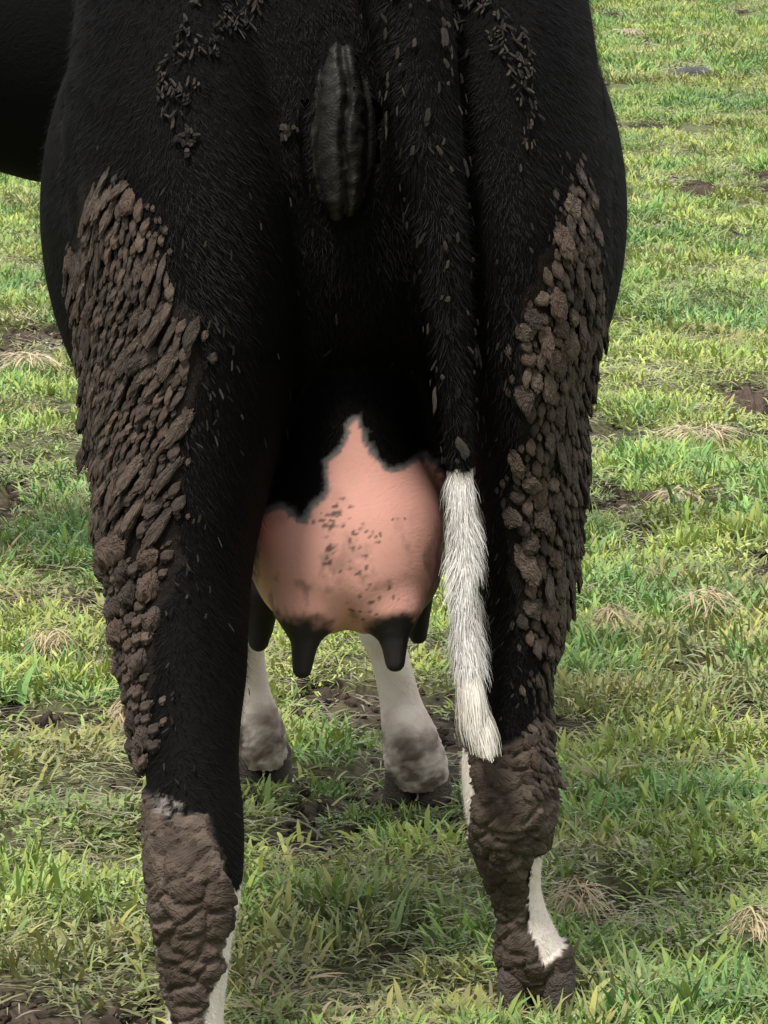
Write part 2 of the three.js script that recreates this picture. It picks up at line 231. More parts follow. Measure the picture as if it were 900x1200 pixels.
function skinAt(x, y, z) { // [colour, fur length (0 = bald), crust 0..1, tag]
  const w = (fbm(x * 90, y * 90, z * 90, 3) - .5), w2 = fbm(x * 30 + 9, y * 30, z * 30, 3) - .5;
  const m = (A, B, t) => [mix(A[0], B[0], t), mix(A[1], B[1], t), mix(A[2], B[2], t)];
  // tail
  if (z > .02 && chain(x, y, z, tail) < .004 && y < 1.25) return y < yTailWhite + w * .02 ? [m([.58, .54, .49], [.28, .25, .24], clamp(.35 + w2 * 2.2)), 0, 0, 'switch'] : [COAT, 1.15, 0, 'tail'];
  // fore legs: white, dirty below
  if (z < -.9 && y < .62) { const t = sstep(yFore + .03 + w2 * .05, yFore - .05 + w2 * .03, y + .03 * (fbm(x * 40, y * 130, z * 40, 3) - .5)); return [m(m(WHITE, [.62, .50, .43], clamp(w2 * 2 + .35)), m(MUD, [.145, .108, .086], clamp(w * 2 + .4)), t * clamp(.72 + w2 * 2.2 + w * 1.2, .25, .97)), .3 * (1 - t), t * .5, 'fore']; }
  // udder
  if (z > -.42 && z < .06 && y < .80) {
    const e = polyDist(pink, x + w * .010 + (noise(x * 300, y * 300, 3) - .5) * .004, y + w2 * .010) + w * .005;
    const udder = ell3(x - UD[0], y - UD[1], z - UD[2], .125, .26, .19) < .02 && x > W(292, 640, 0)[0];
    if (udder || y < yTeat + .02) {
      let teat = 9; for (const t of teats) teat = Math.min(teat, cone(x, y, z, t[0], t[2], t[3] * 1.25, t[5] * 1.8));
      const isTeat = z < -.13 && y < yTeat + .028 ? 1 : sstep(.006, -.006, teat + w * .012) * sstep(yTeat + .012, yTeat - .008, y + w * .02 + w2 * .02);
      if (e < .009 || isTeat > 0) {
        let c = m(PINK, DIRTPINK, clamp(.25 + w2 * 1.6 + w * .6) * .35);
        const dirt = sstep(.50, .68, fbm(x * 55, y * 38, z * 55, 4)) * sstep(W(0, 560, 0)[1], W(0, 690, 0)[1], y - w2 * .06);
        c = m(c, [.20, .125, .092], dirt * .7);
        let f = 0; for (const [fx, fy, fr] of freckles) { const q = Math.hypot(x - fx, (y - fy)) / fr; if (q < 1.5) f = Math.max(f, sstep(1.5, .6, q)); }
        c = m(c, [.055, .040, .034], f * .85);
        c = m(c, GREY, sstep(-.002, .002, e)); c = m(c, COAT, sstep(.003 + w * .006, .010, e));
        return [m(c, TEAT, isTeat), 0, 0, 'udder'];
      }
      if (e < .02 && udder) return [COAT, .35, 0, 'coat'];
    }
  }
  if (z > -.05 && y > .75 && Math.hypot((x - VULVA[0]) / .034, (y - VULVA[1]) / .108) < 1 + w * .15 && z > .085) { return [m([.006, .0055, .0048], [.021, .019, .016], clamp(.5 + w * 2.4)), 0, .55, 'vulva']; }
  if (z > .12 && y < .42 && x < 0) { // left hock and shin
    const e = polyDist(hockL, x, y) + w2 * .02 + w * .012, t = sstep(.003, -.003, e), base = y > yHockWhite + w * .02 && x > -.2 - .02 ? COAT : (y > yHockWhite ? COAT : WHITE);
    if (polyDist(paleHair, x, y) + w * .02 < 0) return [m(COAT, [.20, .18, .16], clamp(.35 + w * 4)), .8, 0, 'coat'];
    if (e < .003) return [m(base, m(m(MUD, MUDDARK, .3), [.092, .069, .053], clamp(w2 * 2.6 + w * 1.8 + .55)), t), 0, t, 'crust'];
    return [base, base === WHITE ? .4 : .7, 0, 'coat'];
  }
  if (z > -.14 && y < .42 && x > 0) {
    if (polyDist(whiteR, x, y) + w * .012 + w2 * .008 < 0 && z > -.1) return [WHITE, .4, 0, 'white'];
    if (polyDist(innerR, x, y) + w * .005 < 0) return [WHITE, .5, 0, 'white'];
    const e = polyDist(hockR, x, y) + w2 * .02, t = sstep(.004, -.004, e); if (e < .004) return [m(COAT, m(m(MUD, MUDDARK, .35), [.085, .064, .049], clamp(w2 * 2.6 + w * 1.8 + .45)), t), 0, t, 'crust'];
    return [COAT, .8, 0, 'coat'];
  }
  const e = Math.min(polyDist(muddyL, x, y), polyDist(muddyR, x, y));
  if (z > -.3 && e < .004 + w2 * .03) return [m(COAT, MUDDARK, .55 + w), .5, .15, 'muddy'];
  return [m(COAT, [.0085, .0058, .0052], clamp(sstep(.45, .75, fbm(x * 5, y * 5, z * 5 + 3)) * .8 * sstep(.9, 1.1, y))), 1, 0, 'coat'];
}
const P0 = coat.attributes.position, N0 = coat.attributes.normal, nv = P0.count, tags = new Array(nv), furLen = new Float32Array(nv), colA = new Float32Array(nv * 3), uvA = new Float32Array(nv * 2);
for (let i = 0; i < nv; i++) {
  const x = P0.getX(i), y = P0.getY(i), z = P0.getZ(i), [c, fl, crust, tag] = skinAt(x, y, z);
  let cc = c, d = 0;
  if (crust > 0.05) {
    if (tag === 'vulva') d = .0035 * (fbm(x * 75, y * 22, z * 30, 3) - .5) + .0055 * (fbm(x * 85, y * 150, z * 50, 3) - .5);
    else if (tag === 'fore') { const q = cells((x + w3(x, y, z)) * 26, (y + w3(y, x, z)) * 75, z * 26); d = crust * (.0045 * sstep(0, .2, q[0]) + .002 * q[1]); cc = cc.map(u => u * mix(1, .65 + .6 * q[1], crust)); }
    else { const wx = w3(x, y, z), q = cells((x + wx) * 30, (y + wx * 1.3) * 42, z * 16), q2 = cells((x - wx) * 70, (y + wx) * 80, z * 40), k1 = sstep(0, .13, q[0]), k2 = sstep(0, .16, q2[0]); d = crust * (.0062 * k1 + .0014 * q[1] + .0016 * k2 + .0022 * (fbm(x * 45, y * 45, z * 45) - .5)); const v = (.8 + .45 * q[1]) * (.85 + .3 * q2[1]); cc = tag === 'crust' ? cc.map(u => u * v) : cc; }
  }
  P0.setXYZ(i, x + N0.getX(i) * d, y + N0.getY(i) * d, z + N0.getZ(i) * d);
  colA[i * 3] = cc[0]; colA[i * 3 + 1] = cc[1]; colA[i * 3 + 2] = cc[2]; tags[i] = tag; furLen[i] = fl;
  if (tag === 'udder') { uvA[i * 2] = (x + z * .2) * 7; uvA[i * 2 + 1] = (y - z * .35) * 7; } else { uvA[i * 2] = (x + z * .35) * 9; uvA[i * 2 + 1] = (y - z * .45) * 9; }
}
function w3(x, y, z) { return (fbm(x * 25, y * 25, z * 25, 2) - .5) * .03; }
coat.setAttribute('color', new THREE.BufferAttribute(colA, 3)); coat.setAttribute('uv', new THREE.BufferAttribute(uvA, 2)); coat.computeVertexNormals();
{ // one mesh, four finishes: hair, bare skin, dried mud, moist skin
  const ia = coat.index.array, sets = [[], [], [], []], kindOf = { udder: 1, crust: 2, vulva: 3, fore: 0 };
  for (let t = 0; t < ia.length; t += 3) sets[kindOf[tags[ia[t]]] ?? 0].push(ia[t], ia[t + 1], ia[t + 2]);
  coat.setIndex(sets[0].concat(sets[1], sets[2], sets[3])); let o = 0; sets.forEach((s, k) => { coat.addGroup(o, s.length, k); o += s.length; });
  const base = { vertexColors: true };
  part(cow, new THREE.Mesh(coat, [new THREE.MeshPhysicalMaterial({ ...base, roughness: .8, specularIntensity: .15, bumpMap: lumpGrain, bumpScale: .0012 }), new THREE.MeshPhysicalMaterial({ ...base, roughness: .62, specularIntensity: .5, bumpMap: skinGrain, bumpScale: .0003 }), new THREE.MeshPhysicalMaterial({ ...base, roughness: .85, specularIntensity: .4, bumpMap: lumpGrain, bumpScale: .0045 }), new THREE.MeshPhysicalMaterial({ ...base, roughness: .55, specularIntensity: .45, bumpMap: skinGrain, bumpScale: .0012 })]), 'body');
}

// hooves: two claws each
function hoofGeometry(w, len, h) {
  const gs = [];
  for (const s of [-1, 1]) {
    const R = 9, S = 22, pos = [], idx = [];
    for (let j = 0; j <= R; j++) {
      const t = j / R, sc = t > .85 ? 1 - (t - .85) / .15 * .35 : 1, wd = mix(.5, .40, t) * w * .94 * sc, ln = mix(.5, .40, t) * len * sc;
      for (let i = 0; i < S; i++) { const a = i / S * 6.2831853, ca = Math.cos(a), sa = Math.sin(a), ex = .75, px = Math.sign(ca) * Math.abs(ca) ** ex * wd * .5, pz = Math.sign(sa) * Math.abs(sa) ** ex * ln; const n = (noise(i * .7 + s * 5, j * .9, 3) - .5) * .004; pos.push(s * w * .245 + px * (s * px > 0 ? 1.05 : .95) + n, h * t + n, -(pz) + (t - .5) * .012 + n); }
    }
    pos.push(s * w * .245, 0, 0, s * w * .245, h, 0); const b = (R + 1) * S;
    for (let j = 0; j < R; j++) for (let i = 0; i < S; i++) { const a = j * S + i, c = j * S + (i + 1) % S; idx.push(a, a + S, c, c, a + S, c + S); }
    for (let i = 0; i < S; i++) { const c = (i + 1) % S; idx.push(b, i, c, b + 1, R * S + c, R * S + i); }
    const g = new THREE.BufferGeometry(); g.setAttribute('position', new THREE.Float32BufferAttribute(pos, 3)); g.setIndex(idx); g.computeVertexNormals(); g.setAttribute('uv', new THREE.Float32BufferAttribute(pos.flatMap((v, i) => i % 3 === 0 ? [v * 9] : i % 3 === 1 ? [v * 9] : []), 2)); gs.push(g);
  }
  return mergeGeometries(gs);
}
const hoofMat = new THREE.MeshStandardMaterial({ color: new THREE.Color(.055, .042, .033), roughness: .85, bumpMap: lumpGrain, bumpScale: .006 });
for (const [[hx, hz], w, l, h, dz, turn] of [[RH, .098, .11, .06, -.025, -.12], [LH, .1, .11, .06, -.02, .05], [RF, .1, .115, .06, -.03, -.1], [LF, .085, .11, .06, -.03, .05]]) { const m = part(cow, new THREE.Mesh(hoofGeometry(w, l, h), hoofMat), 'hoof'); m.position.set(hx, -.004, hz + dz); m.rotation.y = turn; }

// hair: single strands lying along the coat
function strand(len, wid, bend) { const pos = [], idx = [], n = 3; for (let j = 0; j <= n; j++) { const t = j / n, w = wid * .5 * (1 - t * .85), zb = bend * t * t * len; pos.push(-w, t * len, zb, w, t * len, zb); } for (let j = 0; j < n; j++) { const a = j * 2; idx.push(a, a + 1, a + 2, a + 2, a + 1, a + 3); } const g = new THREE.BufferGeometry(); g.setAttribute('position', new THREE.Float32BufferAttribute(pos, 3)); g.setIndex(idx); g.computeVertexNormals(); return g; }
const V = () => new THREE.Vector3();
const xA = V(), yA = V(), zA = V(), nn = V(), pp = V(), M4 = new THREE.Matrix4(), colr = new THREE.Color();
function frame(p, n, flow, lift, s, out = M4) { yA.copy(flow).addScaledVector(n, -flow.dot(n)).normalize(); yA.multiplyScalar(Math.cos(lift)).addScaledVector(n, Math.sin(lift)).normalize(); xA.crossVectors(yA, n).normalize(); zA.crossVectors(xA, yA); out.makeBasis(xA.clone().multiplyScalar(s[0]), yA.clone().multiplyScalar(s[1]), zA.clone().multiplyScalar(s[2])); out.setPosition(p); return out; }
{
  const ia = coat.index.array, mats = [], cols = [], A = V(), B = V(), C = V(), fl = V(), PER = 62000; // strands per square metre
  for (let t = 0; t < ia.length; t += 3) {
    const a = ia[t], b = ia[t + 1], c = ia[t + 2], L = furLen[a]; if (L <= 0) continue;
    A.fromBufferAttribute(P0, a); if (A.z < -1.5) continue; B.fromBufferAttribute(P0, b); C.fromBufferAttribute(P0, c);
    nn.subVectors(B, A).cross(pp.subVectors(C, A)); const area = nn.length() * .5; if (area < 1e-10) continue; nn.divideScalar(area * 2);
    const back = A.z > -.45 ? 1 : .35; if (nn.z < -.45 && A.y < 1.0) continue;
    let n = area * PER * back * (tags[a] === 'crust' ? .09 : 1); n = Math.floor(n) + (rnd() < n % 1 ? 1 : 0);
    for (let q = 0; q < n; q++) {
      const u = rnd(), v = rnd() * (1 - u); pp.copy(A).multiplyScalar(1 - u - v).addScaledVector(B, u).addScaledVector(C, v);
      const sw = fbm(pp.x * 11, pp.y * 8, pp.z * 11, 2) - .5, sw2 = noise(pp.x * 40, pp.y * 40, pp.z * 40) - .5;
      fl.set(sw * 1.8 + sw2 * 1.1 + gauss() * .45, -1, .15 + sw2 * .5 + gauss() * .2); const s = (tags[a] === 'crust' ? rr(.25, .75) : L) * rr(.6, 1.25) * (1 + sw * .7);
      mats.push(frame(pp, nn, fl, .2 + .22 * rnd() + Math.abs(sw2) * .3, [rr(.8, 1.3), s, s], new THREE.Matrix4()));
      const k = rr(.75, 1.25) * (1 + .6 * Math.max(0, sw)); cols.push([colA[a * 3] * k, colA[a * 3 + 1] * k, colA[a * 3 + 2] * k]);
    }
  }
  const im = new THREE.InstancedMesh(strand(.011, .001, .3), new THREE.MeshPhysicalMaterial({ color: 0xffffff, roughness: .62, specularIntensity: .22 }), mats.length);
  mats.forEach((m, i) => { im.setMatrixAt(i, m); im.setColorAt(i, colr.setRGB(...cols[i].map(v => Math.min(.75, v)))); });
  part(cow, im, 'fur', 'stuff'); console.log('fur', mats.length, 'verts', nv);
}
// the white switch of the tail
{
  const ax = [[539, 546, 13], [540, 575, 14], [542, 620, 15], [544, 670, 16], [546, 730, 16], [548, 780, 17], [554, 825, 20], [562, 852, 19]].map(([x, y, r]) => [...at3(x, y, .15), r / 1000]);
  const gs = [], N = 7600, yEnd = W(560, 884, .15)[1], cols = [];
  for (let i = 0; i < N; i++) {
    const t = Math.pow(rnd(), .85) * (ax.length - 1), k = Math.min(ax.length - 2, t | 0), f = t - k, A = ax[k], B = ax[k + 1], th = rnd() * 6.2831853, R = mix(A[3], B[3], f) * rr(.6, .86);
    const p = [mix(A[0], B[0], f) + Math.cos(th) * R, mix(A[1], B[1], f), A[2] + Math.sin(th) * R * .85], low = t > 5 ? 1 : 0;
    let len = rr(.016, .034) + low * rr(.01, .03), dx = (B[0] - A[0]) / (A[1] - B[1]) + Math.cos(th) * (low ? -.12 : .16) + gauss() * (low ? .06 : .14) + (noise(p[0] * 60, p[1] * 45, th) - .5) * (low ? .35 : .9), dz = Math.sin(th) * .22 + gauss() * .08;
    if (p[1] - len < yEnd) { len = Math.max(.006, p[1] - yEnd - rr(-.004, .004) - .018 * (Math.cos(th) * .9) ** 4); }
    dx = clamp(dx, -.55, .55);
    const pos = [], idx = [], wd = rr(.0006, .0011), cx = -Math.sin(th), cz = Math.cos(th);
    for (let j = 0; j <= 3; j++) { const s = j / 3, x = p[0] + dx * len * s + Math.cos(th) * .004 * Math.sin(s * 3.1), y = p[1] - len * s, z = p[2] + dz * len * s + Math.sin(th) * .004 * Math.sin(s * 3.1), w = wd * (1 - .7 * s * (low ? .5 : 1)) * .5; pos.push(x - cx * w, y, z - cz * w, x + cx * w, y, z + cz * w); }
    for (let j = 0; j < 3; j++) { const a = j * 2; idx.push(a, a + 1, a + 2, a + 2, a + 1, a + 3); }
    const g = new THREE.BufferGeometry(); g.setAttribute('position', new THREE.Float32BufferAttribute(pos, 3)); g.setIndex(idx);
    const stain = sstep(.5, .75, noise(p[0] * 50, p[1] * 22, 4)) * .45 * (th > .5 && th < 2.4 ? 1 : .25), tip = low * rr(.2, .8), v = rr(.85, 1.06), c = [mix(mix(.80, .46, stain), .74, tip * .6) * v, mix(mix(.77, .42, stain), .63, tip * .6) * v, mix(mix(.73, .41, stain), .46, tip * .6) * v];
    g.setAttribute('color', new THREE.Float32BufferAttribute(new Array(8).fill(c).flat(), 3)); gs.push(g);
  }
  const g = mergeGeometries(gs); g.computeVertexNormals();
  part(cow, new THREE.Mesh(g, new THREE.MeshPhysicalMaterial({ vertexColors: true, roughness: .6 })), 'tail_switch').userData.label = 'white brush of hair at the end of the tail';
}
// dried mud caked on the thighs, clod by clod
function clodGeometry(k, kind) { // 0 long scale, 1 round lump, 2 flat plate
  const g = new THREE.SphereGeometry(1, 20, 15), p = g.attributes.position, uv = [], col = [], h = q => hash3(k, q, 7), f = [];
  for (let q = 0; q < 9; q++) { const a = 6.283 * (q / 9 + .1 * h(q)), e = (h(q + 20) - .2) * 1.3; f.push([Math.cos(a) * Math.cos(e), Math.sin(a) * Math.cos(e), Math.sin(e), mix(.5, .95, h(q + 40))]); }
  for (let i = 0; i < p.count; i++) {
    let x = p.getX(i), y = p.getY(i), z = p.getZ(i); if (Math.abs(x) < 1e-6) x = 0; if (Math.abs(z) < 1e-6) z = 0;
    const n = fbm(x * 1.7 + k * 7, y * 1.7 + 3, z * 1.7 + 11, 2) - .5, rid = 1 - Math.abs(fbm(x * 3.4 + k * 3, y * 3.4, z * 3.4 + 5, 2) - .5) * 4, n3 = noise(x * 8 + k, y * 8 + 30, z * 8) - .5; let r = 1 + n * (kind === 1 ? .55 : .9);
    for (const [a, b, c, d] of f) { const q = a * x + b * y + c * z; if (q > .15) r = Math.min(r, mix(r, d / q, kind === 1 ? .4 : .8)); } // chipped sides
    r *= 1 - .2 * sstep(.45, .95, rid) + .17 * n3;
    if (kind === 0) { x *= 1 - .45 * y * (h(3) - .25) - .3 * Math.max(0, y - .2); x += .3 * (h(5) - .5) * y * y * 2; }
    if (kind === 2 && z > 0) z = Math.min(z, .62) * 1.1;
    p.setXYZ(i, x * r * .5, y * r * .5, z * r * .5); uv.push(x * .13 + h(9), y * .13 + z * .1);
    const v = .4 + 1.15 * fbm(x * 2.6 + k * 5, y * 2.6, z * 2.6 + 40, 3) + n3 * .3; col.push(v, v * (1 + n3 * .05), v);
  }
  const m = new THREE.BufferGeometry(); m.setAttribute('position', p); m.setAttribute('uv', new THREE.Float32BufferAttribute(uv, 2)); m.setAttribute('color', new THREE.Float32BufferAttribute(col, 3)); m.setIndex(g.index); m.computeVertexNormals(); return m;
}
const flatClods = span(0, 14, 1).map(k => clodGeometry(k, 0)), roundClods = span(0, 8, 1).map(k => clodGeometry(k + 20, 1)), plateClods = span(0, 12, 1).map(k => clodGeometry(k + 40, 2));
const clodMats = [[.062, .045, .034], [.047, .034, .026], [.086, .064, .049], [.033, .024, .018], [.070, .047, .034], [.055, .043, .034]].map(c => new THREE.MeshStandardMaterial({ color: new THREE.Color(...c.map((v, q) => v * [1.04, .98, .92][q])), roughness: .93, vertexColors: true, bumpMap: lumpGrain, bumpScale: .009 }));
const clods = [];
{
  const zone = [], px = [], n1 = V(), yRound = W(150, 610, .1)[1];
  const order = span(0, nv, 1); for (let i = nv - 1; i > 0; i--) { const j = Math.floor(rnd() * (i + 1)); [order[i], order[j]] = [order[j], order[i]]; }
  const hash = new Map(), key = (x, y, z) => `${Math.floor(x / .05)},${Math.floor(y / .05)},${Math.floor(z / .05)}`;
  const NX = coat.attributes.normal, left0 = x => x < -.1, yThin = W(170, 880, .29)[1];
  for (const pass of [0, 1, 2]) for (const i of order) {
    const x = P0.getX(i), y = P0.getY(i), z = P0.getZ(i); if (z < -.2 || tags[i] === 'tail' || tags[i] === 'switch') continue; if (y > 1.15 || y < .2) continue; if (left0(x) && y < yThin && rnd() < .6) continue;
    n1.fromBufferAttribute(NX, i); if (n1.z < -.35) continue;
    const left = x < -.1, eL = left ? polyDist(muddyL, x, y) : polyDist(muddyR, x, y); if (eL > (pass === 2 && rnd() < .05 ? .018 : 0)) continue;
    const rag = fbm(x * 28, y * 20, 6, 2); if (eL > -.012 && rag > .5) continue;
    if (!left && y < .36 && pass < 1) continue;
    const lowL = left && y < yRound; let len, wid, th;
    if (pass === 0) { len = lowL ? rr(.021, .036) : left ? rr(.026, .052) : rr(.022, .045); wid = lowL ? len * rr(.72, .95) : left ? rr(.010, .0185) : rr(.015, .031); }
    else if (pass === 1) { len = lowL ? rr(.016, .025) : rr(.02, .034); wid = lowL ? len * rr(.75, .95) : left ? rr(.008, .013) : rr(.011, .019); }
    else { len = rr(.009, .018); wid = len * rr(.5, .8); }
    if (pass === 0 && fbm(x * 16 + 5, y * 16, z * 16, 2) > .56) continue; if (pass === 2 && rnd() < .25) continue; if (lowL && fbm(x * 22, y * 22, 1, 2) > .58) continue;
    if (pass === 0 && rnd() < .25) { len *= 1.25; wid *= 1.3; }
    th = lowL ? wid * rr(.75, .95) : left ? wid * rr(.5, .72) : wid * rr(.26, .4);
    let ok = true; const X = Math.floor(x / .05), Y = Math.floor(y / .05), Z = Math.floor(z / .05);
    for (let a = -1; a < 2 && ok; a++) for (let b = -1; b < 2 && ok; b++) for (let c = -1; c < 2 && ok; c++) for (const o of hash.get(`${X + a},${Y + b},${Z + c}`) ?? []) {
      const dh = Math.hypot(x - o.x, z - o.z) / (wid + o.wid), dv = (y - o.y) / (len + o.len); if (Math.hypot(dh / (lowL ? .42 : left ? .36 : .375), dv / (lowL ? .38 : left ? .25 : .33)) < 1) { ok = false; break; }
    }
    if (!ok) continue;
    const o = { x, y, z, n: n1.clone(), len, wid, th, left, lowL }; const kk = key(x, y, z); if (!hash.has(kk)) hash.set(kk, []); hash.get(kk).push(o); clods.push(o);
  }
  clods.sort((a, b) => b.len * b.wid - a.len * a.wid);
  const fl = V(), small = [];
  clods.forEach((o, i) => {
    const sw = fbm(o.x * 9 + 3, o.y * 7, 2, 2) - .5; fl.set(o.left ? -.5 * sstep(1.0, .78, o.y) + sw * .9 + gauss() * .16 : .1 + sw * .9 + gauss() * .2, -1, .1);
    const lift = o.lowL ? .05 : o.left ? rr(.14, .42) : rr(.05, .34); pp.set(o.x, o.y, o.z).addScaledVector(o.n, o.th * .2 + Math.sin(lift) * o.len * .36);
    const m = frame(pp, o.n, fl, lift, [o.wid * 1.06, o.len * 1.12, o.th], new THREE.Matrix4());
    const gset = o.lowL || rnd() < .03 ? roundClods : o.left ? flatClods : rnd() < .6 ? plateClods : flatClods, gi = Math.floor(rnd() * gset.length), mi = Math.floor(rnd() * clodMats.length);
    if (i < 300) { const c = part(cow, new THREE.Mesh(gset[gi], clodMats[mi]), 'mud_clod'); c.applyMatrix4(m); } else small.push([m, mi]);
  });
  const rest = new THREE.InstancedMesh(flatClods[3], new THREE.MeshStandardMaterial({ color: 0xffffff, vertexColors: true, roughness: .93, bumpMap: lumpGrain, bumpScale: .003 }), small.length);
  small.forEach(([m, mi], i) => { rest.setMatrixAt(i, m); rest.setColorAt(i, colr.copy(clodMats[mi].color).multiplyScalar(rr(.75, 1.1))); });
  part(cow, rest, 'small_mud_clods', 'stuff'); console.log('clods', clods.length);
  // flakes of mud in the hair of the tail and rump
  const flakes = [], put = (i, len, wid, c, lift) => { pp.fromBufferAttribute(P0, i); n1.fromBufferAttribute(NX, i); fl.set(gauss() * .5, -1, 0); pp.addScaledVector(n1, .007); flakes.push([frame(pp, n1, fl, lift, [wid * 1.1, len * 1.25, wid * .45], new THREE.Matrix4()), c]); };
  const hipL = poly([[188, 130], [190, 80], [215, 30], [240, -30], [320, -30], [300, 30], [260, 60], [235, 110], [200, 150]], .08), hipR = poly([[500, -30], [590, -30], [620, 60], [628, 180], [612, 180], [600, 110], [580, 60], [540, 70], [520, 40]], .08), knobA = poly([[206, 156], [214, 146], [228, 148], [236, 158], [228, 176], [222, 182], [212, 170]], .12), knobB = poly([[326, 150], [338, 147], [347, 152], [340, 160], [329, 166]], .1);
  let nt = 0, nh = 0, ns = 0, nk = 0;
  for (const i of order) {
    const x = P0.getX(i), y = P0.getY(i), z = P0.getZ(i); if (z < -.12 || NX.getZ(i) < 0) continue;
    const c = () => { const v = rr(.2, 1.15) ** 1.5; return [.034 * v, .0285 * v, .023 * v]; };
    if (tags[i] === 'tail') { if (nt < 150 && rnd() < .6) { nt++; const big = rnd() < .1; put(i, big ? rr(.014, .028) : rr(.004, .015), big ? rr(.006, .012) : rr(.002, .006), big ? c().map(q => q * 2 + .006) : c(), .15); } }
    else if (tags[i] !== 'coat') continue;
    else if (inPoly(hipL, x, y) || inPoly(hipR, x, y)) { if (nh < 420 && fbm(x * 40, y * 40, 2) > .42) { nh++; put(i, rr(.004, .018), rr(.0014, .0042), c(), rr(0, .7)); } }
    else if (inPoly(knobA, x, y) || inPoly(knobB, x, y)) { if (nk < 34 && rnd() < .5) { nk++; put(i, rr(.003, .010), rr(.003, .007), c(), rr(0, .5)); } }
    else if (ns < 300 && y > .3 && y < 1.05 && rnd() < .05 + .6 * (Math.min(Math.abs(polyDist(muddyL, x, y)), Math.abs(polyDist(muddyR, x, y))) < .04 ? 1 : 0)) { ns++; put(i, rr(.005, .013), rr(.0015, .0032), c().map(v => v * .7), rr(.1, .5)); }
  }
  const fm = new THREE.InstancedMesh(plateClods[3], new THREE.MeshPhysicalMaterial({ color: 0xffffff, vertexColors: true, roughness: .9, specularIntensity: .3 }), flakes.length);
  flakes.forEach(([m, c], i) => { fm.setMatrixAt(i, m); fm.setColorAt(i, colr.setRGB(...c)); }); part(cow, fm, 'mud_flakes', 'stuff');
}
top(cow, 'cow', 'black and white dairy cow seen from behind with mud caked thighs and pink udder', 'cow');

// ------------------------------------------------------------------ the other cow at the left edge
{
  const Z = -3.3, B = (px, py) => W(px, py, Z), belly = B(40, 211)[1], x0 = B(45, 200)[0];
  const body = tube([[-2.35, .98, 0, .05, .06], [-2.28, 1.02, 0, .2, .17], [-2.0, 1.0, 0, .3, .25], [-1.6, .5 * (belly + .08 + 1.42), 0, .5 * (1.34 - belly), .33], [-1.1, .5 * (belly + .075 + 1.42), 0, .5 * (1.345 - belly), .35], [x0 - .1, .5 * (belly + .022 + 1.4), 0, .5 * (1.378 - belly), .32], [x0 + .04, .5 * (belly - .006 + 1.4), 0, .5 * (1.406 - belly), .3], [-.38, 1.09, 0, .3, .24], [-.2, 1.14, 0, .2, .15], [-.12, 1.16, 0, .06, .05]]);
  const nk = [[-.3, 1.22, Z, .19], [.02, 1.38, Z, .13], [.18, 1.46, Z, .115]], hd = [[.2, 1.46, Z, .115], [.4, 1.36, Z, .085], [.58, 1.26, Z, .065]];
  const er = [[.12, 1.52, Z + .09, .03], [.1, 1.53, Z + .18, .04], [.08, 1.52, Z + .24, .012]], er2 = er.map(([a, b, c, d]) => [a, b, 2 * Z - c, d]);
  const legs = [[-.42, Z + .13, 0], [-.34, Z - .12, 0], [-1.95, Z + .14, 1], [-2.05, Z - .14, 1]].map(([x, z, hind]) => hind ? [[x + .05, .95, z, .17], [x + .12, .72, z, .1], [x - .06, .46, z, .058], [x, .14, z, .038], [x, .1, z, .045], [x + .03, .0, z, .05]] : [[x + .02, .85, z, .12], [x, .62, z, .072], [x + .01, .36, z, .045], [x, .14, z, .036], [x, .1, z, .045], [x + .03, .0, z, .05]]);
  const f = (x, y, z) => { let d = body(x, y, z - Z); for (const l of legs) d = smin(d, chain(x, y, z, l), .06); d = smin(d, chain(x, y, z, nk), .1); d = smin(d, chain(x, y, z, hd), .04); d = smin(d, Math.min(chain(x, y, z, er), chain(x, y, z, er2)), .02); return Math.max(d, -y - .012); };
  const g = surface(f, span(-2.5, .75, .014), span(-.03, 1.72, .014), span(Z - .5, Z + .5, .014)), p = g.attributes.position, uv = []; for (let i = 0; i < p.count; i++) uv.push(p.getX(i) * 6, p.getY(i) * 6); g.setAttribute('uv', new THREE.Float32BufferAttribute(uv, 2));
  const o = new THREE.Group(); part(o, new THREE.Mesh(g, new THREE.MeshPhysicalMaterial({ color: new THREE.Color(.0032, .0032, .0036), roughness: .8, specularIntensity: .2, bumpMap: lumpGrain, bumpScale: .002 })), 'body');
  top(o, 'cow', 'plain black cow standing behind, cut off by the left edge', 'cow');
}

